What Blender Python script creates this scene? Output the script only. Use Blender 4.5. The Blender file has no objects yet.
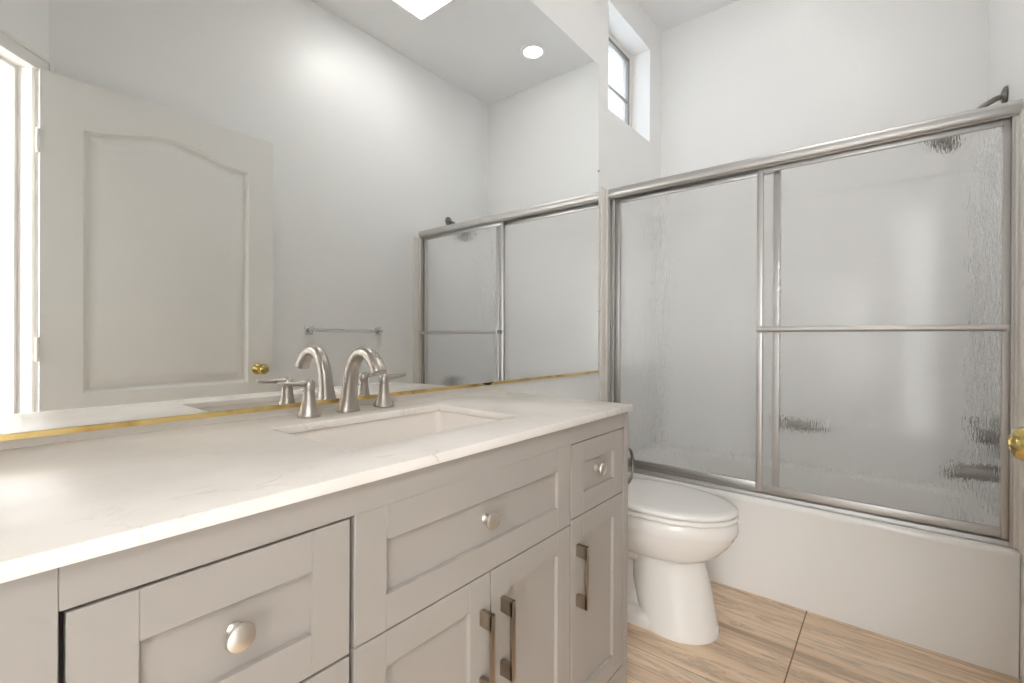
import bpy, bmesh, math, random
from mathutils import Vector, Matrix
random.seed(4)
S = bpy.context.scene
COL = S.collection
PI = math.pi

# ------------------------------------------------------------------ camera
def make_camera():
    yw, pt, rl = math.radians(39.3027), math.radians(-0.091), math.radians(0.2734)
    F = Vector((math.cos(yw), math.sin(yw), 0)); R = Vector((math.sin(yw), -math.cos(yw), 0)); U = Vector((0, 0, 1))
    F, U = F*math.cos(pt)+U*math.sin(pt), U*math.cos(pt)-F*math.sin(pt)
    R, U = R*math.cos(rl)+U*math.sin(rl), U*math.cos(rl)-R*math.sin(rl)
    cd = bpy.data.cameras.new('camera'); co = bpy.data.objects.new('camera', cd); COL.objects.link(co)
    m = Matrix((R, U, -F)).transposed().to_4x4(); m.translation = Vector((0, -1.1384, 1.0646))
    co.matrix_world = m
    cd.sensor_fit = 'HORIZONTAL'; cd.sensor_width = 36; cd.lens = 36*464.34/1024
    cd.shift_y = (338.243-341.5)/1024; cd.clip_start = .005; cd.clip_end = 60
    S.camera = co
make_camera()

# ------------------------------------------------------------------ world, exposure
LENS_ROUND = 5.0      # recessed can lens emission
LENS_SQUARE = 10.5     # square ceiling fixture emission
HALL_FILL = 5.0      # unseen fill panel added in the hall to light the room through the doorway
SKY = 5.5
w = bpy.data.worlds.new('sky'); S.world = w; w.use_nodes = True
w.node_tree.nodes['Background'].inputs[0].default_value = (.99, .985, .98, 1)
w.node_tree.nodes['Background'].inputs[1].default_value = SKY
S.view_settings.view_transform = 'Standard'; S.view_settings.look = 'None'
S.view_settings.gamma = 1; S.view_settings.use_curve_mapping = False
S.view_settings.exposure = 1.08
cy = S.cycles
cy.max_bounces = 16; cy.diffuse_bounces = 8; cy.glossy_bounces = 6; cy.transmission_bounces = 10
cy.transparent_max_bounces = 12; cy.sample_clamp_indirect = 6
cy.use_denoising = True

# ------------------------------------------------------------------ materials
def srgb(r, g, b):
    f = lambda c: (c/255/12.92) if c/255 <= .04045 else ((c/255+.055)/1.055)**2.4
    return (f(r), f(g), f(b), 1)
def mat(name, col, rough=.5, metal=0, **kw):
    m = bpy.data.materials.new(name); m.use_nodes = True
    b = m.node_tree.nodes['Principled BSDF']
    b.inputs['Base Color'].default_value = col; b.inputs['Roughness'].default_value = rough; b.inputs['Metallic'].default_value = metal
    for k, v in kw.items(): b.inputs[k.replace('_', ' ')].default_value = v
    return m
def N(m, t, **kw):
    n = m.node_tree.nodes.new(t)
    for k, v in kw.items():
        if k in n.inputs: n.inputs[k].default_value = v
        else: setattr(n, k, v)
    return n
def L(m, a, b): m.node_tree.links.new(a, b)
def bsdf(m): return m.node_tree.nodes['Principled BSDF']
def coords(m, scale=(1, 1, 1), rot=(0, 0, 0)):
    g = N(m, 'ShaderNodeNewGeometry'); mp = N(m, 'ShaderNodeMapping')
    mp.inputs['Scale'].default_value = scale; mp.inputs['Rotation'].default_value = rot
    L(m, g.outputs['Position'], mp.inputs['Vector']); return mp.outputs[0]
def noise_vary(m, c1, c2, scale=(1, 1, 1), ns=5, detail=4, lo=.35, hi=.65):
    n = N(m, 'ShaderNodeTexNoise'); n.inputs['Scale'].default_value = ns; n.inputs['Detail'].default_value = detail
    L(m, coords(m, scale), n.inputs['Vector'])
    r = N(m, 'ShaderNodeValToRGB'); r.color_ramp.elements[0].position = lo; r.color_ramp.elements[1].position = hi
    r.color_ramp.elements[0].color = c1; r.color_ramp.elements[1].color = c2
    L(m, n.outputs[0], r.inputs[0]); L(m, r.outputs[0], bsdf(m).inputs['Base Color']); return n, r
def bump(m, scale, ns, strength, dist, detail=2):
    n = N(m, 'ShaderNodeTexNoise'); n.inputs['Scale'].default_value = ns; n.inputs['Detail'].default_value = detail
    L(m, coords(m, scale), n.inputs['Vector'])
    b = N(m, 'ShaderNodeBump'); b.inputs['Strength'].default_value = strength; b.inputs['Distance'].default_value = dist
    L(m, n.outputs[0], b.inputs['Height']); return b.outputs[0]

M = {}
M['wall'] = mat('wall_paint', srgb(243, 243, 242), .38)
L(M['wall'], bump(M['wall'], (1, 1, 1), 60, .12, .002), bsdf(M['wall']).inputs['Normal'])
M['ceiling'] = mat('ceiling_paint', srgb(240, 240, 240), .8)
M['trim'] = mat('trim_paint', srgb(238, 236, 232), .35)
M['door'] = mat('door_paint', srgb(236, 235, 231), .4)
L(M['door'], bump(M['door'], (6, 6, .8), 30, .06, .001), bsdf(M['door']).inputs['Normal'])
M['grey'] = mat('grey_cabinet_paint', srgb(188, 184, 179), .42)
noise_vary(M['grey'], srgb(163, 157, 150), srgb(167, 161, 154), ns=3)
M['dark'] = mat('gap_shade_dark', srgb(70, 62, 54), .8)
M['nickel'] = mat('brushed_nickel', srgb(182, 175, 167), .36, 1)
M['satin'] = mat('satin_nickel', srgb(226, 221, 214), .3, 1)
M['pull'] = mat('dark_nickel_pull', srgb(168, 156, 142), .3, 1)
M['bath_nickel'] = mat('dark_bath_nickel', srgb(132, 128, 123), .35, 1)
M['chrome'] = mat('chrome', srgb(215, 215, 216), .1, 1)
M['alu'] = mat('brushed_aluminium', srgb(200, 198, 196), .46, 1)
M['brass'] = mat('polished_brass', srgb(208, 186, 120), .14, 1)
M['porcelain'] = mat('white_porcelain', srgb(240, 238, 234), .08)
M['basin'] = mat('basin_ceramic', srgb(234, 228, 221), .12)
M['seat'] = mat('seat_plastic', srgb(240, 238, 234), .22)
M['tub'] = mat('white_enamel', srgb(243, 242, 240), .18)
M['surround'] = mat('white_acrylic_surround', srgb(248, 248, 247), .2)
M['rubber'] = mat('black_rubber', srgb(35, 33, 32), .6)
M['vinyl'] = mat('white_vinyl', srgb(232, 228, 222), .4)
M['hall'] = mat('hall_paint', srgb(216, 215, 214), .6)
M['carpet'] = mat('pale_hall_carpet', srgb(196, 195, 194), .9)
M['white_metal'] = mat('white_lamp_trim', srgb(240, 238, 235), .4)

# gold mirror channel, worn in patches
M['gold'] = mat('worn_gold_channel', srgb(214, 178, 92), .28, .9)
noise_vary(M['gold'], srgb(196, 160, 96), srgb(232, 206, 140), ns=14, lo=.34, hi=.5)
M['mirror'] = mat('mirror_silver', (.93, .94, .935, 1), .0, 1)
M['mirror_edge'] = mat('mirror_edge', srgb(70, 74, 72), .4)

def emis(name, col, s):
    m = mat(name, col, .5); b = bsdf(m)
    b.inputs['Emission Color'].default_value = col; b.inputs['Emission Strength'].default_value = s; return m
M['lens_round'] = emis('round_lamp_lens', (1, .985, .955, 1), LENS_ROUND)
M['lens_square'] = emis('square_lamp_lens', (1, .985, .955, 1), LENS_SQUARE)
M['lens_hall_fill'] = emis('hall_fill_lens', (1, .97, .94, 1), HALL_FILL)

# quartz worktop: warm white with faint grey and beige veins
m = M['quartz'] = mat('white_quartz', srgb(233, 228, 221), .24)
n, r = noise_vary(m, srgb(226, 220, 212), srgb(238, 233, 227), ns=6, detail=6, lo=.3, hi=.62)
nv = N(m, 'ShaderNodeTexNoise'); nv.inputs['Scale'].default_value = 5; nv.inputs['Detail'].default_value = 7; nv.inputs['Distortion'].default_value = 1.6
L(m, coords(m, (1, 1.5, 1)), nv.inputs['Vector'])
ab = N(m, 'ShaderNodeMath', operation='SUBTRACT'); ab.inputs[1].default_value = .5; L(m, nv.outputs[0], ab.inputs[0])
ab2 = N(m, 'ShaderNodeMath', operation='ABSOLUTE'); L(m, ab.outputs[0], ab2.inputs[0])
rv = N(m, 'ShaderNodeValToRGB'); rv.color_ramp.elements[0].position = 0; rv.color_ramp.elements[0].color = (1, 1, 1, 1)
rv.color_ramp.elements[1].position = .012; rv.color_ramp.elements[1].color = (0, 0, 0, 1); L(m, ab2.outputs[0], rv.inputs[0])
nm = N(m, 'ShaderNodeTexNoise'); nm.inputs['Scale'].default_value = 4.5; L(m, coords(m), nm.inputs['Vector'])
rm = N(m, 'ShaderNodeValToRGB'); rm.color_ramp.elements[0].position = .5; rm.color_ramp.elements[1].position = .68; L(m, nm.outputs[0], rm.inputs[0])
mm = N(m, 'ShaderNodeMath', operation='MULTIPLY'); L(m, rv.outputs[0], mm.inputs[0]); L(m, rm.outputs[0], mm.inputs[1])
mx = N(m, 'ShaderNodeMix', data_type='RGBA'); L(m, mm.outputs[0], mx.inputs[0]); L(m, r.outputs[0], mx.inputs[6]); mx.inputs[7].default_value = srgb(204, 192, 180)
L(m, mx.outputs[2], bsdf(m).inputs['Base Color'])

# vein-cut travertine look floor tile, long side along y
m = M['floor'] = mat('travertine_tile', srgb(190, 156, 124), .3)
def travertine(m):
    c1 = coords(m, (1, .05, 1))
    n1 = N(m, 'ShaderNodeTexNoise'); n1.inputs['Scale'].default_value = 16; n1.inputs['Detail'].default_value = 9; n1.inputs['Roughness'].default_value = .62; n1.inputs['Distortion'].default_value = .7
    L(m, c1, n1.inputs['Vector'])
    r1 = N(m, 'ShaderNodeValToRGB'); cr = r1.color_ramp
    cr.elements[0].position = .3; cr.elements[0].color = srgb(182, 154, 128)
    cr.elements[1].position = .72; cr.elements[1].color = srgb(246, 228, 206)
    e = cr.elements.new(.42); e.color = srgb(218, 190, 160)
    e = cr.elements.new(.52); e.color = srgb(234, 208, 178)
    L(m, n1.outputs[0], r1.inputs[0])
    c2 = coords(m, (1, .10, 1))
    n2 = N(m, 'ShaderNodeTexNoise'); n2.inputs['Scale'].default_value = 13; n2.inputs['Detail'].default_value = 8; n2.inputs['Roughness'].default_value = .7; n2.inputs['Distortion'].default_value = 1.5
    L(m, c2, n2.inputs['Vector'])
    r2 = N(m, 'ShaderNodeValToRGB'); cr = r2.color_ramp
    cr.elements[0].position = .455; cr.elements[0].color = (0, 0, 0, 1); cr.elements[1].position = .54; cr.elements[1].color = (0, 0, 0, 1)
    e = cr.elements.new(.495); e.color = (1, 1, 1, 1)
    L(m, n2.outputs[0], r2.inputs[0])
    f = N(m, 'ShaderNodeMath', operation='MULTIPLY'); f.inputs[1].default_value = .55; L(m, r2.outputs[0], f.inputs[0])
    mx = N(m, 'ShaderNodeMix', data_type='RGBA'); L(m, f.outputs[0], mx.inputs[0]); L(m, r1.outputs[0], mx.inputs[6]); mx.inputs[7].default_value = srgb(158, 138, 122)
    # grout grid
    g = N(m, 'ShaderNodeNewGeometry'); sp = N(m, 'ShaderNodeSeparateXYZ'); L(m, g.outputs['Position'], sp.inputs[0])
    def line(out, off, per, wd):
        a = N(m, 'ShaderNodeMath', operation='SUBTRACT'); a.inputs[1].default_value = off; L(m, out, a.inputs[0])
        b = N(m, 'ShaderNodeMath', operation='PINGPONG'); b.inputs[1].default_value = per/2; L(m, a.outputs[0], b.inputs[0])
        c = N(m, 'ShaderNodeMath', operation='LESS_THAN'); c.inputs[1].default_value = wd; L(m, b.outputs[0], c.inputs[0]); return c.outputs[0]
    gx = line(sp.outputs[0], 1.51, .61, .0013); gy = line(sp.outputs[1], -.885, 1.22, .0022)
    mxx = N(m, 'ShaderNodeMath', operation='MAXIMUM'); L(m, gx, mxx.inputs[0]); L(m, gy, mxx.inputs[1])
    fin = N(m, 'ShaderNodeMix', data_type='RGBA'); L(m, mxx.outputs[0], fin.inputs[0]); L(m, mx.outputs[2], fin.inputs[6]); fin.inputs[7].default_value = srgb(130, 100, 72)
    L(m, fin.outputs[2], bsdf(m).inputs['Base Color'])
travertine(m)

# rain-pattern obscure glass: refracts through a finely fluted, slightly milky pane
def rain_glass():
    m = bpy.data.materials.new('rain_glass'); m.use_nodes = True; nt = m.node_tree; nt.nodes.clear()
    out = nt.nodes.new('ShaderNodeOutputMaterial')
    nrm = bump(m, (1, 1, .22), 190, .9, .0024, 1)
    gl = N(m, 'ShaderNodeBsdfGlass'); gl.inputs['Roughness'].default_value = .09; gl.inputs['IOR'].default_value = 1.35; gl.inputs['Color'].default_value = (1, 1, 1, 1)
    L(m, nrm, gl.inputs['Normal'])
    tr = N(m, 'ShaderNodeBsdfTranslucent'); tr.inputs['Color'].default_value = (.985, .985, .985, 1)
    df = N(m, 'ShaderNodeBsdfDiffuse'); df.inputs['Color'].default_value = (.96, .96, .96, 1)
    m1 = N(m, 'ShaderNodeMixShader'); m1.inputs[0].default_value = .4; L(m, tr.outputs[0], m1.inputs[1]); L(m, df.outputs[0], m1.inputs[2])
    m2 = N(m, 'ShaderNodeMixShader'); m2.inputs[0].default_value = .17; L(m, gl.outputs[0], m2.inputs[1]); L(m, m1.outputs[0], m2.inputs[2])
    L(m, m2.outputs[0], out.inputs[0]); return m
M['rain'] = rain_glass()
M['smooth_glass'] = mat('smooth_glass', (1, 1, 1, 1), .02, 0, IOR=1.35, Transmission_Weight=1.0)
M['clear'] = mat('clear_acrylic', (.82, .84, .85, 1), .08, 0, IOR=1.5, Transmission_Weight=.7)
def tinted_pane():
    m = bpy.data.materials.new('window_pane'); m.use_nodes = True; nt = m.node_tree; nt.nodes.clear()
    out = nt.nodes.new('ShaderNodeOutputMaterial'); a = N(m, 'ShaderNodeBsdfTransparent'); a.inputs[0].default_value = (.42, .44, .46, 1)
    g = N(m, 'ShaderNodeBsdfGlossy'); g.inputs['Roughness'].default_value = .02; x = N(m, 'ShaderNodeMixShader'); x.inputs[0].default_value = .05
    L(m, a.outputs[0], x.inputs[1]); L(m, g.outputs[0], x.inputs[2]); L(m, x.outputs[0], out.inputs[0]); return m
M['pane'] = tinted_pane()

# ------------------------------------------------------------------ mesh builder
class MB:
    def __init__(s): s.bm = bmesh.new()
    def box(s, x0, x1, y0, y1, z0, z1, bev=0, seg=2):
        b = bmesh.new(); bmesh.ops.create_cube(b, size=1)
        for v in b.verts: v.co = Vector(((x0+x1)/2+v.co.x*(x1-x0), (y0+y1)/2+v.co.y*(y1-y0), (z0+z1)/2+v.co.z*(z1-z0)))
        if bev: bmesh.ops.bevel(b, geom=list(b.edges), offset=bev, segments=seg, affect='EDGES', profile=.5)
        s.add(b); return s
    def add(s, b, mtx=None):
        if mtx is not None: bmesh.ops.transform(b, matrix=mtx, verts=b.verts)
        me = bpy.data.meshes.new('tmp'); b.to_mesh(me); b.free(); s.bm.from_mesh(me); bpy.data.meshes.remove(me)
    def prism(s, poly, z0, z1, bev=0):
        b = bmesh.new(); lo = [b.verts.new((x, y, z0)) for x, y in poly]; hi = [b.verts.new((x, y, z1)) for x, y in poly]
        b.faces.new(lo[::-1]); b.faces.new(hi)
        for i in range(len(poly)): j = (i+1) % len(poly); b.faces.new((lo[i], lo[j], hi[j], hi[i]))
        if bev: bmesh.ops.bevel(b, geom=list(b.edges), offset=bev, segments=2, affect='EDGES', profile=.5)
        bmesh.ops.recalc_face_normals(b, faces=b.faces); s.add(b); return s
    def loft(s, rings, cap=True, closed=False):
        b = bmesh.new(); R = [[b.verts.new(p) for p in r] for r in rings]; n = len(R[0])
        for a, c in zip(R, R[1:]+([R[0]] if closed else [])):
            for i in range(n): j = (i+1) % n; b.faces.new((a[i], a[j], c[j], c[i]))
        if cap and not closed: b.faces.new(R[0][::-1]); b.faces.new(R[-1])
        bmesh.ops.recalc_face_normals(b, faces=b.faces); s.add(b); return s
    def tube(s, pts, rad, seg=20, flat=1.0, up=None):
        pts = [Vector(p) for p in pts]; n = len(pts)
        if not hasattr(rad, '__len__'): rad = [rad]*n
        rings = []; side = None
        for i, p in enumerate(pts):
            t = (pts[min(i+1, n-1)]-pts[max(i-1, 0)]).normalized()
            if side is None:
                ref = Vector(up) if up else (Vector((0, 0, 1)) if abs(t.z) < .9 else Vector((1, 0, 0)))
                side = t.cross(ref).normalized()
            else: side = (side-t*side.dot(t)).normalized()
            oth = t.cross(side)
            r = rad[i]; ra, rb = r if hasattr(r, '__len__') else (r, r*flat)
            rings.append([p+side*math.cos(2*PI*k/seg)*ra+oth*math.sin(2*PI*k/seg)*rb for k in range(seg)])
        return s.loft(rings)
    def lathe(s, prof, o, axis=(0, 0, 1), seg=32):
        o = Vector(o); q = Vector((0, 0, 1)).rotation_difference(Vector(axis).normalized())
        rings = [[o+q @ Vector((r*math.cos(2*PI*k/seg), r*math.sin(2*PI*k/seg), h)) for k in range(seg)] for r, h in prof]
        return s.loft(rings)
    def build(s, name, m, parent=None, label=None, smooth=True, ang=35):
        off = Vector((0, 0, 0)); p = parent
        while p is not None: off += p.location; p = p.parent
        me = bpy.data.meshes.new(name)
        for v in s.bm.verts: v.co -= off
        lo = None
        o = bpy.data.objects.new(name, me)
        if parent is None:     # give a lone thing an origin at its base
            xs = [v.co for v in s.bm.verts]; c = Vector(((min(v.x for v in xs)+max(v.x for v in xs))/2, (min(v.y for v in xs)+max(v.y for v in xs))/2, min(v.z for v in xs)))
            for v in s.bm.verts: v.co -= c
            o.location = c
        s.bm.to_mesh(me); s.bm.free()
        if smooth:
            for f in me.polygons: f.use_smooth = True
            try: me.set_sharp_from_angle(angle=math.radians(ang))
            except Exception: pass
        me.materials.append(m); COL.objects.link(o)
        if parent: o.parent = parent
        if label: o['label'] = label
        return o
def thing(name, label, cat, loc, group=None):
    o = bpy.data.objects.new(name, None); COL.objects.link(o); o.location = loc; o.empty_display_size = .05
    o['label'] = label; o['category'] = cat
    if group: o['group'] = group
    return o
def tag(o, label, cat, group=None):
    o['label'] = label; o['category'] = cat
    if group: o['group'] = group
    return o
def struct(o, label=None):
    o['kind'] = 'structure'
    if label: o['label'] = label; o['category'] = label_cat(o.name)
    return o
def label_cat(n):
    for k in ('wall', 'floor', 'ceiling', 'window', 'door', 'baseboard', 'trim'):
        if n.startswith(k): return k
def rrect(x0, x1, y0, y1, z, r, seg=6):
    p = []
    for cx, cy_, a0 in ((x1-r, y1-r, 0), (x0+r, y1-r, 90), (x0+r, y0+r, 180), (x1-r, y0+r, 270)):
        for k in range(seg+1):
            a = math.radians(a0+90*k/seg); p.append((cx+r*math.cos(a), cy_+r*math.sin(a), z))
    return p
def hole_slab(mb, o, i, z0, z1):
    """slab in xy with a rectangular hole; o, i = (x0,x1,y0,y1)"""
    b = bmesh.new(); q = lambda r, z: [b.verts.new(p) for p in ((r[0], r[2], z), (r[1], r[2], z), (r[1], r[3], z), (r[0], r[3], z))]
    a, c, d, e = q(o, z0), q(i, z0), q(o, z1), q(i, z1)
    for k in range(4):
        j = (k+1) % 4
        b.faces.new((d[k], d[j], e[j], e[k])); b.faces.new((a[j], a[k], c[k], c[j])); b.faces.new((a[k], a[j], d[j], d[k])); b.faces.new((c[j], c[k], e[k], e[j]))
    bmesh.ops.recalc_face_normals(b, faces=b.faces)
    sharp = [ed for ed in b.edges if len(ed.link_faces) == 2 and ed.calc_face_angle() > 1]
    bmesh.ops.bevel(b, geom=sharp, offset=.0018, segments=2, affect='EDGES', profile=.5)
    mb.add(b); return mb

# ------------------------------------------------------------------ room
H = 2.997; XT = 2.868; YW = -1.454; T = 2.148
struct(MB().prism([(-.57, .22), (3.0, .22), (3.0, -1.57), (.391, -1.57), (-.53, -.649)], -.06, 0).build('floor', M['floor'], smooth=False), 'beige vein-cut travertine look tile floor')
CEIL = [(-.57, .22), (3.0, .22), (3.0, -1.57), (.35, -1.57), (.165, -1.53), (-.57, -.77)]
struct(MB().prism(CEIL, H, H+.08).build('ceiling', M['ceiling'], smooth=False), 'plain white painted ceiling')
wx0, wx1, wz0, wz1 = 2.165, 2.693, 2.247, 2.807
b = MB(); b.box(-.57, wx0, 0, .22, 0, H); b.box(wx1, 3.0, 0, .22, 0, H); b.box(wx0, wx1, 0, .22, 0, wz0); b.box(wx0, wx1, 0, .22, wz1, H)
struct(b.build('wall_back', M['wall'], smooth=False), 'white wall carrying the big mirror and the high window')
struct(MB().box(XT, XT+.13, -1.57, 0, 0, H).build('wall_right', M['wall'], smooth=False), 'white wall behind the bathtub')
struct(MB().box(.271, XT, YW-.116, YW, 0, H).build('wall_front', M['wall'], smooth=False), 'white wall opposite the mirror, seen reflected in it')
struct(MB().box(-.57, -.45, -.729, 0, 0, H).build('wall_left', M['wall'], smooth=False), 'white wall beyond the left end of the vanity')
# diagonal wall with the doorway (45 degrees across the room corner)
dd = Vector((-.70711, .70711)); nn = Vector((-.70711, -.70711)); A = Vector((.233, -1.412)); OW = .85; OH = 2.08
def P2(u, v): q = A+dd*u+nn*v; return (q.x, q.y)
b = MB(); b.prism([P2(-.0735, 0), P2(0, 0), P2(0, .12), P2(-.0735, .12)], 0, H)
b.prism([P2(OW, 0), P2(OW+.116, 0), P2(OW+.116, .12), P2(OW, .12)], 0, H)
b.prism([P2(0, 0), P2(OW, 0), P2(OW, .12), P2(0, .12)], OH+.02, H)
struct(b.build('wall_entry', M['wall'], smooth=False), 'white diagonal wall with the doorway, reflected at the left edge of the mirror')
# jamb lining, stop and casing
b = MB()
b.prism([P2(0, -.004), P2(.018, -.004), P2(.018, .124), P2(0, .124)], 0, OH); b.prism([P2(OW-.018, -.004), P2(OW, -.004), P2(OW, .124), P2(OW-.018, .124)], 0, OH)
b.prism([P2(0, -.004), P2(OW, -.004), P2(OW, .124), P2(0, .124)], OH, OH+.02)
b.prism([P2(.018, .045), P2(.03, .045), P2(.03, .08), P2(.018, .08)], 0, OH-.012); b.prism([P2(OW-.03, .045), P2(OW-.018, .045), P2(OW-.018, .08), P2(OW-.03, .08)], 0, OH-.012)
b.prism([P2(.018, .045), P2(OW-.018, .045), P2(OW-.018, .08), P2(.018, .08)], OH-.012, OH)
struct(b.build('trim_1', M['trim'], smooth=False), 'white door jamb lining of the diagonal doorway')
b = MB()
for u0, u1 in ((-.055, .004), (OW-.004, OW+.056)):
    b.prism([P2(u0, -.001), P2(u1, -.001), P2(u1, -.016), P2(u0, -.016)], 0, OH+.01, .003)
    s_ = u0 if u0 < 0 else u1-.016
    b.prism([P2(s_, -.014), P2(s_+.016, -.014), P2(s_+.016, -.022), P2(s_, -.022)], 0, OH+.06, .003)
b.prism([P2(-.055, -.001), P2(OW+.056, -.001), P2(OW+.056, -.016), P2(-.055, -.016)], OH+.0, OH+.062, .003)
b.prism([P2(-.055, -.014), P2(OW+.056, -.014), P2(OW+.056, -.022), P2(-.055, -.022)], OH+.046, OH+.062, .003)
struct(b.build('trim_2', M['trim'], smooth=False), 'white moulded casing around the diagonal doorway')
# hall beyond the doorway
U0, U1, V0, V1 = -1.2, 1.5, .12, 3.0
b = MB()
def holed(q0, q1, q2, q3, a0, a1, z0, z1):
    # wall slab between corners q0-q1 (inner face) and q3-q2 (outer face) with an opening from a0 to a1 along it
    lp = lambda a, c, t: (a[0]+(c[0]-a[0])*t, a[1]+(c[1]-a[1])*t)
    b.prism([q0, lp(q0, q1, a0), lp(q3, q2, a0), q3], 0, 2.6); b.prism([lp(q0, q1, a1), q1, q2, lp(q3, q2, a1)], 0, 2.6)
    b.prism([lp(q0, q1, a0), lp(q0, q1, a1), lp(q3, q2, a1), lp(q3, q2, a0)], 0, z0); b.prism([lp(q0, q1, a0), lp(q0, q1, a1), lp(q3, q2, a1), lp(q3, q2, a0)], z1, 2.6)
b.prism([P2(U0, V1), P2(U1, V1), P2(U1, V1+.1), P2(U0, V1+.1)], 0, 2.6)
b.prism([P2(U0-.1, V0+.05), P2(U0, V0+.05), P2(U0, V1+.1), P2(U0-.1, V1+.1)], 0, 2.6)
holed(P2(U1, V0+.05), P2(U1, V1+.1), P2(U1+.1, V1+.1), P2(U1+.1, V0+.05), .36, .97, .1, 2.4)  # opening added in this unseen wall so sky light fills the bathroom
b.prism([P2(U0, V0+.002), P2(-.0735, V0+.002), P2(-.0735, V0+.05), P2(U0, V0+.05)], 0, 2.6)
b.prism([P2(OW+.116, V0+.002), P2(U1, V0+.002), P2(U1, V0+.05), P2(OW+.116, V0+.05)], 0, 2.6)
struct(MB().prism([P2(U0-.1, .002), P2(U1+.1, .002), P2(U1+.1, V1+.1), P2(U0-.1, V1+.1)], -.06, 0).build('floor_hall', M['carpet'], smooth=False), 'pale grey hall floor beyond the doorway')
struct(b.build('wall_hall', M['hall'], smooth=False), 'pale hall wall beyond the doorway')
struct(MB().prism([P2(U0-.1, V0+.002), P2(U1+.1, V0+.002), P2(U1+.1, V1+.1), P2(U0-.1, V1+.1)], 2.6, 2.66).build('ceiling_hall', M['ceiling'], smooth=False), 'hall ceiling beyond the doorway')

def lamp_box(name, label, x0, x1, y0, y1, z, mlens, rim=.02, drop=.02, rot=None):
    t = thing(name, label, 'ceiling light', ((x0+x1)/2, (y0+y1)/2, z-drop))
    b = MB(); hole_slab(b, (x0, x1, y0, y1), (x0+rim, x1-rim, y0+rim, y1-rim), z-drop, z-.0005); b.build('lamp_frame', M['white_metal'], t)
    b = MB(); b.loft([rrect(x0+rim, x1-rim, y0+rim, y1-rim, z-.004, .004), rrect(x0+rim, x1-rim, y0+rim, y1-rim, z-drop*.9, .004), rrect(x0+rim+.03, x1-rim-.03, y0+rim+.03, y1-rim-.03, z-drop*1.25, .02)]); b.build('lens', mlens, t)
    return t
hc = P2(.42, 1.2)
lamp_box('ceiling_light', 'added unseen fill light panel on the hall ceiling outside the doorway', hc[0]-.45, hc[0]+.45, hc[1]-.45, hc[1]+.45, 2.6, M['lens_hall_fill'])  # added fill source, out of view behind the camera
lamp_box('ceiling_light', 'square warm-lit ceiling lamp cut off by the top of the mirror', 1.53, 1.825, -1.06, -.765, H, M['lens_square'], rim=.012, drop=.03)
t = thing('recessed_light', 'small round lit recessed downlight reflected high in the mirror', 'ceiling light', (2.512, -.733, H-.012))
MB().loft([[(2.512+r*math.cos(a*PI/24), -.733+r*math.sin(a*PI/24), z) for a in range(48)] for r, z in ((.088, H-.0005), (.088, H-.006), (.080, H-.012), (.064, H-.010), (.060, H-.0005))], closed=True).build('trim_ring', M['white_metal'], t)
MB().lathe([(.0595, -.003), (.0595, -.006), (.045, -.0085)], (2.512, -.733, H)).build('lens', M['lens_round'], t)

# window
t = thing('window_1', 'small high aluminium window above the bathtub', 'window', ((wx0+wx1)/2, .13, wz0)); t['kind'] = 'structure'
b = MB(); fw = .030
for a in ((wx0+.001, wx0+fw, wz0+.001, wz1-.001), (wx1-fw, wx1-.001, wz0+.001, wz1-.001)): b.box(a[0], a[1], .115, .165, a[2], a[3], .002)
b.box(wx0+fw, wx1-fw, .115, .165, wz0+.001, wz0+fw, .002); b.box(wx0+fw, wx1-fw, .115, .165, wz1-fw, wz1-.001, .002)
b.build('window_frame', M['vinyl'], t)
b = MB(); gx = (wx0+wx1)/2
b.box(wx0+fw, wx1-fw, .124, .136, 2.507, 2.517)
b.box(wx1-fw-.020, wx1-fw, .118, .134, wz0+fw, wz1-fw); b.box(wx0+fw, wx1-fw-.020, .118, .134, wz1-fw-.018, wz1-fw)
b.build('muntin', mat('grey_aluminium', srgb(150, 148, 146), .4, .6), t)
MB().box(wx0+fw, wx1-fw, .139, .143, wz0+fw, wz1-fw).build('pane', M['pane'], t)

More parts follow.
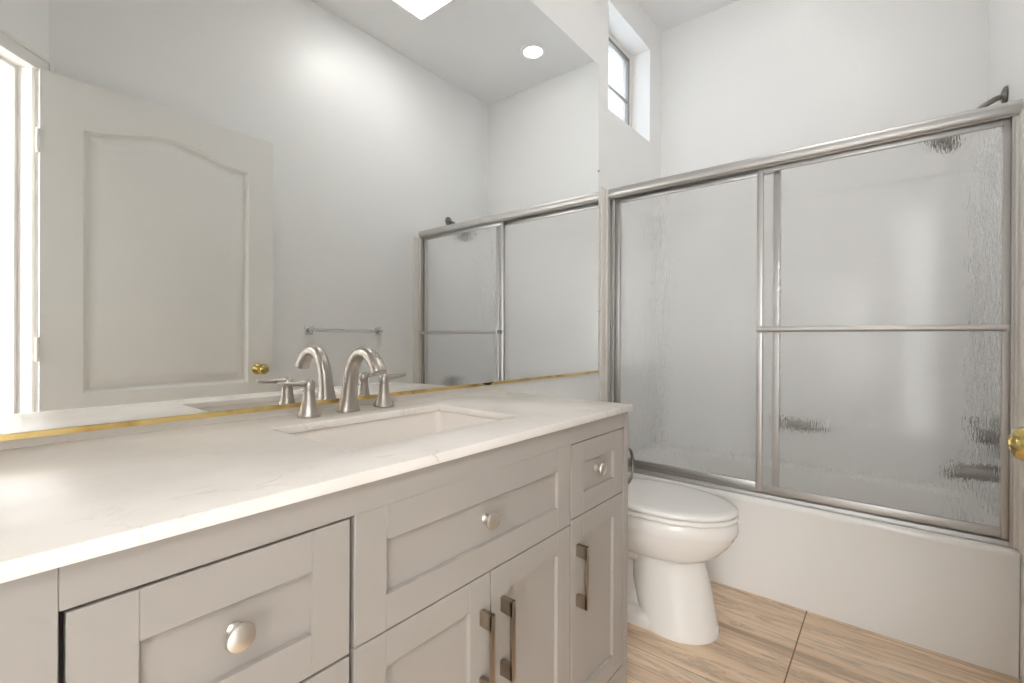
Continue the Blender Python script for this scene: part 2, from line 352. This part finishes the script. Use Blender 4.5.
# ------------------------------------------------------------------ open door leaf
def arch_panel(x0, x1, z0, zc, zp, s=40):
    """closed outline with the double-curved top, s points across"""
    pts = [(x0, z0), (x1, z0)]
    for k in range(s+1):
        u = 1-k/s; x = x0+(x1-x0)*u; pts.append((x, zc+(zp-zc)*(.5-.5*math.cos(2*PI*u))))
    return pts
def door_leaf():
    dx0, dx1, dz0, dz1 = .241, 1.093, .012, 2.073; yf, yb = -1.362, -1.397
    t = thing('door_1', 'white two-panel door with arched upper panel, open, reflected at left in the mirror', 'door', (dx0, yb, 0)); t['kind'] = 'structure'
    b = bmesh.new()
    outer = [(dx0, dz0), (dx1, dz0), (dx1, dz1), (dx0, dz1)]
    def loop(pts, y): 
        vs = [b.verts.new((x, y, z)) for x, z in pts]
        return vs, [b.edges.new((vs[i], vs[(i+1) % len(vs)])) for i in range(len(vs))]
    def offs(f, d):
        return f(d)
    up = lambda d: arch_panel(.362+d, .972-d, .845+d, 1.884-d, 1.945-d)
    lo_ = lambda d: [(.362+d, .19+d), (.972-d, .19+d), (.972-d, .70-d), (.362+d, .70-d)]
    ov, oe = loop(outer, yf); edges = list(oe); inner = []
    for f in (up, lo_):
        v, e = loop(f(0), yf); edges += e; inner.append((f, v))
    bmesh.ops.triangle_fill(b, edges=edges, use_beauty=True)
    for f, v in inner:
        prev = v
        for d, y in ((.010, yf-.0150), (.016, yf-.0160), (.052, yf-.0040), (.056, yf-.0034)):
            cur = [b.verts.new((x, y, z)) for x, z in f(d)]
            n = len(cur)
            for i in range(n): j = (i+1) % n; b.faces.new((prev[i], prev[j], cur[j], cur[i]))
            prev = cur
        b.faces.new(prev)
    bk = [b.verts.new((x, yb, z)) for x, z in outer]; b.faces.new(bk)
    for i in range(4): j = (i+1) % 4; b.faces.new((ov[i], ov[j], bk[j], bk[i]))
    bmesh.ops.recalc_face_normals(b, faces=b.faces)
    mb = MB(); mb.add(b); mb.build('door_leaf', M['door'], t, ang=25)
    kn, kh = 1.016, .910
    prof = [(.001, 0), (.027, 0), (.028, .003), (.024, .006), (.014, .009), (.012, .020), (.0115, .038), (.016, .043), (.0235, .050), (.0265, .061), (.0255, .073), (.020, .082), (.010, .086), (.0095, .083), (.004, .0835), (.001, .0835)]
    MB().lathe([(r, h) for r, h in prof], (kn, yf, kh), (0, 1, 0), 40).build('door_knob', M['brass'], t, 'polished brass round door knob')
    MB().box(dx1-.0005, dx1+.0012, yb+.006, yf-.006, kh-.028, kh+.028, .0005).build('latch_plate', M['brass'], t)
    MB().box(1.052, 1.056, yf-.001, yf+.0015, kh-.004, kh+.010, .0006).build('lock_pin', M['brass'], t)
    for z in (.25, 1.02, 1.80):
        MB().lathe([(.0055, -.045), (.0065, -.043), (.0065, .043), (.0055, .045)], (dx0-.006, yf+.004, z), (0, 0, 1), 14).build('hinge', M['trim'], t)
door_leaf()

# ------------------------------------------------------------------ glass towel bar on the opposite wall
t = thing('towel_bar', 'clear glass towel bar with chrome ends on the wall, reflected behind the faucet', 'towel bar', (1.56, YW, 1.08))
for x in (1.33, 1.795):
    b = MB(); b.box(x-.024, x+.024, YW, YW+.010, 1.086, 1.134, .004); b.tube([(x, YW+.008, 1.11), (x, YW+.020, 1.11)], .014, 16); b.box(x-.013, x+.013, YW+.016, YW+.040, 1.097, 1.123, .004)
    b.build('bracket', M['chrome'], t)
MB().tube([(1.343, YW+.0275, 1.11), (1.782, YW+.0275, 1.11)], .0085, 16).build('bar', M['clear'], t, 'clear glass rod')

# ------------------------------------------------------------------ vanity
VX0, VX1, VF, VB = .014, 1.246, -.553, -.006
kx = lambda v: v*.9783
kz = lambda v: 1.0646-(1.0646-v)*.9783
vt = thing('vanity_cabinet', 'light grey shaker vanity with drawers and doors under the white worktop', 'vanity', ((VX0+VX1)/2, -.27, 0))
b = MB()
b.box(VX0, VX0+.018, VF+.018, VB, 0, .8565, .001); b.box(VX1-.018, VX1, VF+.018, VB, 0, .8565, .001)
b.box(VX0+.018, VX1-.018, VB-.008, VB, .139, .8565); b.box(VX0+.018, VX1-.018, VF+.03, VB-.008, .12, .139)
b.box(VX0+.018, VX1-.018, VF+.09, VF+.105, .0, .12)
b.build('carcass', M['grey'], vt)
b = MB(); g = .0008
b.box(VX0, .066, VF, VF+.019, 0, .8565, g, 1); b.box(1.2165, VX1, VF, VF+.0185, 0, .8565, g, 1)
b.box(.0662, 1.2163, VF, VF+.019, .8125, .8565, g, 1); b.box(.0662, 1.2163, VF, VF+.019, .010, .140, g, 1)
b.build('face_frame', M['grey'], vt)
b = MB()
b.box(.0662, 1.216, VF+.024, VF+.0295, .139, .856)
b.build('shadow_board', M['dark'], vt)  # dark sheet standing in for the shade inside the gaps between fronts
# columns of drawers and doors inset in the face frame
def shaker(b, x0, x1, z0, z1, st=.054, rl=.053):
    y0, y1 = VF, VF+.019; e = .0007
    b.box(x0, x0+st-.0001, y0, y1, z0, z1, e, 1); b.box(x1-st+.0001, x1, y0, y1, z0, z1, e, 1)
    b.box(x0+st, x1-st, y0, y1, z1-rl, z1, e, 1); b.box(x0+st, x1-st, y0, y1, z0, z0+rl, e, 1)
    b.box(x0+st-.004, x1-st+.004, y0+.009, y0+.016, z0+rl-.004, z1-rl+.004)
def knob(x, z, par, label=None):
    MB().lathe([(.001, 0), (.0085, 0), (.0088, .003), (.006, .006), (.0052, .012), (.0075, .016), (.0145, .0195), (.0160, .0225), (.0150, .0255), (.010, .0275), (.001, .0282)], (x, VF+.009, z), (0, -1, 0), 32).build('knob', M['satin'], par, label)
def pull(x, z0, z1, par):
    b = MB(); t_ = .0052
    # two square feet and a slim bar, feet tapering into the bar on the inside
    yv = VF-.0005; yo = VF-.031
    for za, zb, s_ in ((z1, z1-.030, 1), (z0, z0+.030, -1)):
        q = bmesh.new()
        pr = [(yv, za), (yo, za), (yo, zb-.002*s_), (yo+.007, zb), (yv, zb+.002*s_)]
        lo = [q.verts.new((x-t_, y, z)) for y, z in pr]; hi = [q.verts.new((x+t_, y, z)) for y, z in pr]
        q.faces.new(lo); q.faces.new(hi[::-1])
        for i in range(5): j = (i+1) % 5; q.faces.new((lo[i], lo[j], hi[j], hi[i]))
        bmesh.ops.recalc_face_normals(q, faces=q.faces); bmesh.ops.bevel(q, geom=list(q.edges), offset=.0006, segments=1, affect='EDGES'); b.add(q)
    b.box(x-t_, x+t_, yo-.0003, yo+.0062, z0, z1, .0008, 2)
    b.build('pull_handle', M['pull'], par)
def front(name, x0, x1, z0, z1, label=None, box=False, **kw):
    b = MB(); shaker(b, kx(x0), kx(x1), kz(z0), kz(z1), **kw)
    return b.build(name, M['grey'], vt, label)
d = front('drawer', .0725, .3675, .6115, .8035); knob(.214, .722, d)
front('drawer', .0725, .3675, .3715, .6075); front('drawer', .0725, .3675, .1235, .3675)
d = front('drawer', .3755, .9580, .6145, .8070); knob(.646, .724, d)
d = front('drawer', .9625, 1.2400, .6245, .8045, st=.056, rl=.050); knob(1.068, .729, d)
d = front('door', .3755, .6685, .1235, .6120); pull(kx(.643), kz(.396), kz(.551), d)
d = front('door', .6725, .9580, .1235, .6120); pull(kx(.703), kz(.396), kz(.551), d)
d = front('door', .9625, 1.2400, .1235, .6215, st=.056); pull(kx(.988), kz(.405), kz(.557), d)
# bow handle on the vanity's toilet side
b = MB(); pts = []
for k in range(17):
    a = PI*k/16; pts.append((VX1+.001+.044*math.sin(a)**.6 if 0 < k < 16 else VX1+.001, -.5455, .692+.050*math.cos(a)))
b.tube(pts, .0042, 12)
b.lathe([(.007, 0), (.007, .003), (.005, .005)], (VX1-.0004, -.5455, .742), (1, 0, 0), 16); b.lathe([(.007, 0), (.007, .003), (.005, .005)], (VX1-.0004, -.5455, .642), (1, 0, 0), 16)
tag(b.build('bow_handle', M['bath_nickel']), 'small dark bow-shaped handle on the side of the vanity above the toilet', 'handle')

# ------------------------------------------------------------------ worktop, basin
CX0, CX1, CF = .0, 1.2505, -.565
b = MB(); hole_slab(b, (CX0, CX1, CF, -.0015), (.426, .882, -.438, -.150), .857, .875)
tag(b.build('worktop', M['quartz']), 'white veined quartz worktop with a rectangular cut-out on the grey vanity', 'countertop')
t = thing('basin', 'white rectangular undermount basin below the worktop cut-out', 'sink', (.654, -.294, .70))
b = MB(); x0, x1, y0, y1 = .420, .888, -.444, -.144
rg = [rrect(x0-.022, x1+.022, y0-.022, y1+.022, .8565, .03), rrect(x0, x1, y0, y1, .8565, .022), rrect(x0+.003, x1-.003, y0+.003, y1-.003, .845, .024), rrect(x0+.010, x1-.010, y0+.008, y1-.008, .765, .03),
      rrect(x0+.020, x1-.020, y0+.018, y1-.018, .735, .04), rrect(x0+.05, x1-.05, y0+.05, y1-.05, .722, .05), rrect(.654-.03, .654+.03, -.294-.03, -.294+.03, .716, .029),
      rrect(.654-.03, .654+.03, -.294-.03, -.294+.03, .700, .029), rrect(x0+.04, x1-.04, y0+.04, y1-.04, .706, .05), rrect(x0+.004, x1-.004, y0+.004, y1-.004, .735, .05), rrect(x0-.01, x1+.01, y0-.01, y1+.01, .83, .03), rrect(x0-.022, x1+.022, y0-.022, y1+.022, .845, .03)]
b.loft(rg, closed=True).build('bowl', M['basin'], t, ang=60)
b = MB(); b.lathe([(.001, .7005), (.0285, .7005), (.0285, .7165), (.026, .718), (.020, .7175), (.018, .714), (.001, .713)], (.654, -.294, 0)); b.build('drain', M['nickel'], t)

# ------------------------------------------------------------------ widespread faucet
ft = thing('basin_faucet', 'brushed nickel arched faucet with two lever handles behind the basin', 'faucet', (.652, -.064, .875))
def spout():
    sx, sy = .652, -.066
    # centreline in the x = sx plane: (y offset towards the room, z, half width across, half depth)
    cl = [(0, .8752, .0285, .0250), (0, .8775, .0292, .0255), (0, .882, .0275, .0243), (-.001, .892, .0240, .0220), (-.003, .910, .0205, .0195), (-.006, .935, .0180, .0175), (-.010, .960, .0168, .0162), (-.017, .985, .0162, .0152), (-.029, 1.006, .0160, .0146), (-.046, 1.0205, .0162, .0142), (-.066, 1.0265, .0166, .0140), (-.087, 1.0240, .0172, .0140), (-.105, 1.0150, .0178, .0142), (-.119, 1.0020, .0184, .0146), (-.128, .9900, .0190, .0150), (-.133, .9800, .0192, .0152)]
    P = [Vector((sx, sy+a, z)) for a, z, _, _ in cl]; rings = []
    for i, p in enumerate(P):
        t = (P[min(i+1, len(P)-1)]-P[max(i-1, 0)]).normalized() if i > 2 else Vector((0, 0, 1))
        s_ = Vector((1, 0, 0)); o_ = t.cross(s_).normalized(); ra, rb = cl[i][2], cl[i][3]
        rg = []
        for k in range(40):
            a = 2*PI*k/40; e = .78; c, s2 = math.cos(a), math.sin(a)
            rg.append(p+s_*ra*math.copysign(abs(c)**e, c)+o_*rb*math.copysign(abs(s2)**e, s2))
        rings.append(rg)
    e = MB().loft(rings); sp_ = e.build('spout', M['nickel'], ft, ang=50)
    q = P[-1]; d_ = (P[-1]-P[-2]).normalized()
    MB().lathe([(.001, 0), (.0095, 0), (.0095, .0022), (.001, .0022)], q-d_*.0005, d_, 24).build('aerator', M['alu'], sp_)
spout()
def handle(hx, hy, s):
    body = MB().lathe([(.001, .0003), (.0265, .0003), (.0272, .003), (.0262, .007), (.0225, .014), (.0185, .024), (.0155, .036), (.0138, .048), (.0128, .058), (.0124, .061), (.0112, .0618), (.0112, .0632), (.001, .0632)], (hx, hy, .875), (0, 0, 1), 40).build('handle_body', M['nickel'], ft)
    b = MB()
    b.lathe([(.001, .0635), (.0132, .0635), (.0138, .068), (.0134, .075), (.0118, .082), (.0075, .087), (.001, .0885)], (hx, hy, .875), (0, 0, 1), 32)
    z = .875+.0765
    b.tube([(hx-.002*s, hy, z), (hx+.012*s, hy, z+.002), (hx+.024*s, hy, z+.0028), (hx+.042*s, hy, z+.0035), (hx+.058*s, hy, z+.0045), (hx+.068*s, hy, z+.006), (hx+.0725*s, hy, z+.0075)], [(.0105, .0095), (.0100, .0078), (.0088, .0062), (.0076, .0052), (.0074, .0049), (.0070, .0046), (.0035, .0025)], 20)
    b.build('lever', M['nickel'], body, ang=50)
handle(.547, -.070, -1); handle(.762, -.062, 1)

# ------------------------------------------------------------------ mirror
mx1, mz0, mz1 = 2.062, .9005, 2.424
mt = thing('wall_mirror', 'large frameless wall mirror above the worktop with worn gold bottom channel', 'mirror', (mx1/2, -.01, mz0))
b = bmesh.new()
fy = lambda x, z: -.006+.0063*(x-2.059)+.0031*(z-.9)
fr = [b.verts.new((x, fy(x, z), z)) for x, z in ((0, mz0), (mx1, mz0), (mx1, mz1), (0, mz1))]
bk = [b.verts.new((x, -.0004, z)) for x, z in ((0, mz0), (mx1, mz0), (mx1, mz1), (0, mz1))]
f0 = b.faces.new(fr); b.faces.new(bk[::-1])
for i in range(4): j = (i+1) % 4; b.faces.new((fr[j], fr[i], bk[i], bk[j]))
bmesh.ops.recalc_face_normals(b, faces=b.faces)
q = MB(); q.add(b); mo = q.build('mirror_glass', M['mirror'], mt, smooth=False)
mo.data.materials.append(M['mirror_edge'])
for f in mo.data.polygons: f.material_index = 0 if f.normal.y < -.9 else 1
b = MB()
q = bmesh.new(); pr = []
for x in (0, mx1+.001):
    y = fy(x, mz0); pr.append([q.verts.new((x, yy, zz)) for yy, zz in ((-.0004, .8925), (y-.0045, .8925), (y-.0045, .9025), (y-.0030, .9025), (y-.0030, .9002), (-.0004, .9002))])
q.faces.new(pr[0]); q.faces.new(pr[1][::-1])
for i in range(6): j = (i+1) % 6; q.faces.new((pr[0][i], pr[0][j], pr[1][j], pr[1][i]))
bmesh.ops.recalc_face_normals(q, faces=q.faces); b.add(q)
b.build('gold_channel', M['gold'], mt, 'worn gold-coloured channel along the bottom edge')
b = MB(); q = bmesh.new(); pts = [(1.205, .9005), (1.222, .9025), (1.245, .9015), (1.262, .9040), (1.255, .8985), (1.244, .8935), (1.225, .8945)]
lo = [q.verts.new((x, -.0185, z)) for x, z in pts]; hi = [q.verts.new((x, -.0150, z)) for x, z in pts]
q.faces.new(lo); q.faces.new(hi[::-1])
for i in range(7): j = (i+1) % 7; q.faces.new((lo[i], lo[j], hi[j], hi[i]))
bmesh.ops.recalc_face_normals(q, faces=q.faces); b.add(q); b.build('chipped_spot', M['rubber'], mt, 'small black chipped spot on the gold channel')
for z in (1.196, 1.896): MB().box(mx1-.0015, mx1+.0015, -.0072, -.0002, z-.003, z+.003, .0006).build('mirror_clip', M['mirror_edge'], mt)

# ------------------------------------------------------------------ toilet (faces the room, back to the mirror wall)
TX = 1.746
tt = thing('toilet', 'white elongated two-piece toilet with closed lid between vanity and tub', 'toilet', (TX, -.36, 0))
def egg(w_, yf, yb, z, n=56, ex=2.0, wb=None):
    """ring: front tip yf (most negative), back yb; widest at 40% from the back"""
    ym = yb+(yf-yb)*.46; p = []
    for k in range(n):
        a = 2*PI*k/n; c, s_ = math.cos(a), math.sin(a)
        if s_ < 0: x = w_*math.copysign(abs(c)**(2/ex), c); y = ym-(ym-yf)*abs(s_)**(2/ex)
        else: x = (w_)*math.copysign(abs(c)**.72, c); y = ym+(yb-ym)*abs(s_)**.72
        p.append((TX+x, y, z))
    return p
b = MB()
rings = [egg(.124, -.664, -.40, .0), egg(.126, -.666, -.398, .006), egg(.124, -.664, -.40, .020), egg(.118, -.655, -.38, .07), egg(.112, -.640, -.36, .15), egg(.106, -.622, -.36, .22), egg(.104, -.612, -.36, .252), egg(.108, -.612, -.40, .262)]
b.loft(rings)
rings = [egg(.100, -.600, -.30, .256), egg(.120, -.630, -.22, .266), egg(.142, -.662, -.17, .290), egg(.160, -.692, -.13, .322), egg(.171, -.712, -.11, .352), egg(.175, -.719, -.10, .368), egg(.1785, -.724, -.09, .374), egg(.1805, -.727, -.09, .386), egg(.1800, -.7265, -.09, .410), egg(.176, -.722, -.09, .419), egg(.168, -.714, -.10, .422)]
b.loft(rings).build('bowl', M['porcelain'], tt, ang=50)
b = MB()   # trap way and foot at the back
b.loft([egg(.1255, -.6655, -.05, .0), egg(.1255, -.6655, -.05, .03), egg(.120, -.655, -.055, .048), egg(.095, -.60, -.07, .055)]); b.loft([rrect(TX-.075, TX+.075, -.45, -.08, .050, .04), rrect(TX-.05, TX+.05, -.42, -.08, .28, .04), rrect(TX-.10, TX+.10, -.40, -.06, .36, .04), rrect(TX-.12, TX+.12, -.40, -.05, .416, .04)])
pts = [(TX-.040, -.46, .20), (TX-.050, -.40, .25), (TX-.055, -.32, .255), (TX-.055, -.26, .20), (TX-.055, -.22, .13), (TX-.05, -.16, .09)]
b.tube(pts, [.035, .044, .046, .046, .044, .035], 18); b.tube([(2*TX-p[0], p[1], p[2]) for p in pts], [.035, .044, .046, .046, .044, .035], 18)
b.build('trapway', M['porcelain'], tt, ang=60)
for s_ in (-1, 1): MB().lathe([(.001, 0), (.013, 0), (.013, .006), (.009, .012), (.001, .014)], (TX+s_*.100, -.31, .058), (0, 0, 1), 20).build('bolt_cap', M['seat'], tt)
b = MB(); b.loft([egg(.172, -.717, -.235, .4235), egg(.180, -.725, -.232, .4255), egg(.1825, -.7275, -.231, .431), egg(.1805, -.7255, -.232, .4385), egg(.174, -.719, -.235, .4405)]).build('seat', M['seat'], tt, ang=70)
b = MB(); b.loft([egg(.172, -.715, -.225, .4425), egg(.1800, -.7230, -.222, .4445), egg(.1822, -.7255, -.221, .4495), egg(.1815, -.7245, -.222, .4570), egg(.176, -.719, -.225, .4610), egg(.150, -.693, -.25, .4635), egg(.08, -.62, -.30, .4645)]).build('lid', M['seat'], tt, ang=70)
for s_ in (-1, 1): MB().box(TX+s_*.075-.018, TX+s_*.075+.018, -.222, -.196, .4225, .449, .006).build('seat_hinge', M['seat'], tt)
b = MB(); b.loft([rrect(TX-.185, TX+.185, -.185, -.02, .417, .03), rrect(TX-.20, TX+.20, -.195, -.018, .44, .03), rrect(TX-.215, TX+.215, -.205, -.018, .71, .03)]).build('tank', M['porcelain'], tt, ang=60)
b = MB(); b.loft([rrect(TX-.219, TX+.219, -.209, -.016, .7105, .03), rrect(TX-.223, TX+.223, -.213, -.014, .716, .03), rrect(TX-.223, TX+.223, -.213, -.014, .734, .03), rrect(TX-.217, TX+.217, -.207, -.018, .741, .03)]).build('tank_lid', M['porcelain'], tt, ang=60)
b = MB(); b.lathe([(.001, 0), (.012, 0), (.012, .008), (.001, .010)], (TX-.15, -.2050, .665), (0, -1, 0), 20); b.tube([(TX-.15, -.215, .665), (TX-.12, -.219, .662), (TX-.085, -.219, .657)], [.006, .0055, .005], 12); b.build('flush_lever', M['chrome'], tt)

# ------------------------------------------------------------------ bathtub with its surround
RZ = .402; AX = 2.128
bt = thing('bathtub', 'white alcove bathtub with plain apron below the sliding glass doors', 'bathtub', (2.49, -.727, 0))
y0, y1 = YW+.0015, -.0015; x1 = XT-.0015
b = MB()
def tubr(x0, xx, ya, yb, z, r): return rrect(x0, xx, ya, yb, z, r, 8)
# one shell: apron, rolled rim, deck and well
b.loft([tubr(AX+.012, x1, y0, y1, .0, .002), tubr(AX+.010, x1, y0, y1, .30, .002), tubr(AX+.006, x1, y0, y1, .355, .002), tubr(AX+.001, x1, y0, y1, .378, .002), tubr(AX, x1, y0, y1, .388, .002), tubr(AX+.003, x1, y0, y1, .397, .002), tubr(AX+.010, x1, y0, y1, RZ, .002),
        tubr(AX+.085, x1-.06, y0+.07, y1-.07, RZ, .09), tubr(AX+.100, x1-.075, y0+.085, y1-.085, RZ-.012, .09), tubr(AX+.13, x1-.10, y0+.12, y1-.16, .20, .10), tubr(AX+.17, x1-.13, y0+.16, y1-.22, .085, .12), tubr(AX+.26, x1-.2, y0+.26, y1-.34, .07, .12)])
b.build('tub_shell', M['tub'], bt, ang=40)
MB().lathe([(.001, 0), (.036, 0), (.036, .003), (.028, .009), (.001, .010)], (2.50, YW+.112, .30), (0, .95, .25), 28).build('overflow_plate', M['chrome'], bt)
MB().lathe([(.001, 0), (.03, 0), (.03, .003), (.001, .005)], (2.50, -1.10, .0705), (0, 0, 1), 24).build('drain', M['chrome'], bt)
sz = 1.822
b = MB(); b.box(XT-.010, XT-.0008, YW+.001, -.001, RZ+.001, sz, .002); b.box(2.215, XT-.010, YW+.0008, YW+.009, RZ+.001, sz, .002); b.box(2.215, XT-.010, -.009, -.0008, RZ+.001, sz, .002)
b.box(XT-.014, XT-.010, YW+.009, -.009, sz-.012, sz, .0015)
tag(b.build('tub_surround', M['surround']), 'glossy white wall panels around the bathtub behind the glass', 'wall panel')

# ------------------------------------------------------------------ sliding shower doors
sd = thing('sliding_shower_door', 'nickel-framed sliding bathtub doors with rain-pattern frosted glass', 'shower door', (T+.03, -.727, RZ))
ZT, ZB = 1.822, 1.774
def extr(b, prof, ya, yb):
    q = bmesh.new(); a = [q.verts.new((x, ya, z)) for x, z in prof]; c = [q.verts.new((x, yb, z)) for x, z in prof]
    q.faces.new(a); q.faces.new(c[::-1])
    for i in range(len(prof)): j = (i+1) % len(prof); q.faces.new((a[i], a[j], c[j], c[i]))
    bmesh.ops.recalc_face_normals(q, faces=q.faces); b.add(q)
b = MB(); pf = [(T+.062, ZT-.004), (T+.062, ZB-.002), (T+.059, ZB-.002), (T+.059, ZT-.012), (T+.034, ZT-.012), (T+.034, ZB+.004), (T+.031, ZB+.004), (T+.031, ZT-.012), (T+.004, ZT-.012), (T+.004, ZB+.004), (T-.002, ZB)]
for k in range(13):
    a = -.5*PI+.5*PI*k/12*2*.92; pf.append((T-.004-.012*math.cos(a*.98), (ZT+ZB)/2+.002+.022*math.sin(a)))
pf += [(T+.002, ZT), (T+.055, ZT)]
extr(b, pf, YW+.001, -.0175)
b.build('header_rail', M['alu'], sd, ang=30)
b = MB()
extr(b, [(T, RZ+.0005), (T+.066, RZ+.0005), (T+.066, RZ+.034), (T+.062, RZ+.034), (T+.060, RZ+.010), (T+.036, RZ+.010), (T+.036, RZ+.026), (T+.032, RZ+.026), (T+.032, RZ+.010), (T+.010, RZ+.010), (T+.009, RZ+.020), (T+.002, RZ+.018), (T-.002, RZ+.008)], YW+.001, -.001)
b.build('bottom_track', M['alu'], sd, ang=30)
for s_, yw in ((1, YW), (-1, 0)):
    b = MB(); f = lambda v: yw+s_*v
    q = sorted((f(.001), f(.024))); b.box(T-.004, T+.006, q[0], q[1], RZ+.003, ZB+.003, .0015)
    q = sorted((f(.001), f(.012))); b.box(T+.006, T+.062, q[0], q[1], RZ+.012, ZB+.003, .001)
    q = sorted((f(.012), f(.020))); b.box(T+.028, T+.034, q[0], q[1], RZ+.012, ZB+.003, .001)
    b.build('wall_jamb', M['alu'], sd)
    b = MB(); q = sorted((f(.0012), f(.012))); zt = ZT+.002 if s_ < 0 else ZB-.004; b.box(T-.066, T-.018, q[0], q[1], RZ+.010, zt, .003); q = sorted((f(.0012), f(.017))); b.box(T-.0175, T-.0045, q[0], q[1], RZ+.006, zt-.002, .003)
    b.build('jamb_trim', M['vinyl'], sd, 'off-white trim strip beside the metal jamb')
def panel(xp, ya, yb, sl, sr, label):
    """ya > yb. sl, sr: stile widths at the ya and yb ends"""
    pz0, pz1 = RZ+.028, ZB+.002
    p = MB(); p.box(xp, xp+.020, ya-sl, ya, pz0-.006, pz1, .0015); p.box(xp, xp+.020, yb, yb+sr, pz0-.006, pz1, .0015)
    p.box(xp+.002, xp+.018, yb+sr, ya-sl, pz0-.004, pz0+.026, .0015); p.box(xp+.002, xp+.018, yb+sr, ya-sl, pz1-.020, pz1, .0015)
    root = p.build('door_panel', M['alu'], sd, label)
    gp = MB().box(xp+.0075, xp+.0125, yb+sr-.003, ya-sl+.003, pz0+.024, pz1-.018).build('glass_pane', M['rain'], root, 'rain-pattern frosted glass', smooth=False)
    gp.data.materials.append(M['smooth_glass'])      # the pattern is pressed into the room side only
    for f in gp.data.polygons: f.material_index = 0 if f.normal.x < -.9 else 1
    return root
po = panel(T+.008, -.698, -1.432, .022, .020, 'outer sliding panel with a towel bar')
pi_ = panel(T+.036, -.030, -.778, .030, .025, 'inner sliding panel behind')
b = MB(); bz = 1.103; bx = T-.034
b.tube([(bx, -.712, bz), (bx, -1.4175, bz)], .0105, 20)
b.build('towel_rail', M['alu'], po)
for yb_ in (-.715, -1.417):
    b = MB(); b.box(bx-.008, T+.0085, yb_-.0085, yb_+.0085, bz-.0115, bz+.0115, .003); b.build('rail_bracket', M['alu'], po)

# ------------------------------------------------------------------ fittings inside the bath enclosure
t = thing('shower_head', 'small nickel shower head on a curved arm above the sliding doors', 'shower head', (2.42, YW, 1.94))
b = MB(); b.lathe([(.001, .0095), (.032, .0095), (.034, .012), (.030, .018), (.016, .024), (.001, .025)], (2.42, YW-.009, 1.945), (0, 1, 0), 28); b.build('flange', M['bath_nickel'], t)
b = MB(); b.tube([(2.42, YW+.008, 1.945), (2.42, YW+.03, 1.940), (2.42, YW+.06, 1.924), (2.42, YW+.095, 1.896), (2.42, YW+.13, 1.865)], .0095, 16); b.build('arm', M['bath_nickel'], t)
b = MB(); b.lathe([(.001, -.01), (.012, -.008), (.013, .006), (.011, .014), (.022, .022), (.048, .060), (.050, .072), (.046, .077), (.001, .077)], (2.42, YW+.13, 1.865), (0, .62, -.78), 32); b.build('spray_head', M['bath_nickel'], t)
t = thing('tub_valve', 'round chrome tub valve blurred behind the glass near the right jamb', 'valve', (2.45, YW+.009, .70))
b = MB(); b.lathe([(.001, 0), (.078, 0), (.078, .004), (.06, .012), (.03, .016), (.001, .017)], (2.45, YW+.0095, .705), (0, 1, 0), 36); b.build('face_plate', M['bath_nickel'], t)
b = MB(); b.lathe([(.001, .014), (.024, .014), (.026, .04), (.022, .062), (.001, .066)], (2.45, YW+.0095, .705), (0, 1, 0), 28); b.tube([(2.45, YW+.06, .705), (2.45, YW+.072, .735), (2.45, YW+.078, .775)], [.009, .008, .007], 14); b.build('valve_handle', M['bath_nickel'], t)
t = thing('tub_spout', 'chrome tub spout blurred behind the glass low by the right jamb', 'spout', (2.45, YW+.009, .55))
b = MB(); b.tube([(2.45, YW+.0095, .570), (2.45, YW+.05, .570), (2.45, YW+.10, .566), (2.45, YW+.130, .556), (2.45, YW+.142, .540)], [.031, .030, .028, .025, .020], 24); b.build('spout_body', M['bath_nickel'], t)
b = MB(); b.tube([(2.45, YW+.118, .585), (2.45, YW+.118, .605)], [.004, .006], 12); b.build('diverter_pull', M['bath_nickel'], t)
t = thing('soap_ledge', 'grey soap dish blurred behind the glass on the far tub wall', 'soap dish', (XT-.010, -.77, .60))
b = MB(); b.loft([rrect(XT-.075, XT-.0105, -.86, -.68, .596, .02), rrect(XT-.095, XT-.0105, -.875, -.665, .612, .025), rrect(XT-.090, XT-.0155, -.870, -.670, .612, .02), rrect(XT-.072, XT-.02, -.855, -.685, .602, .02)]); b.build('dish', M['bath_nickel'], t)
MB().box(XT-.0175, XT-.0102, -.865, -.675, .590, .640, .003).build('back_plate', M['bath_nickel'], t)
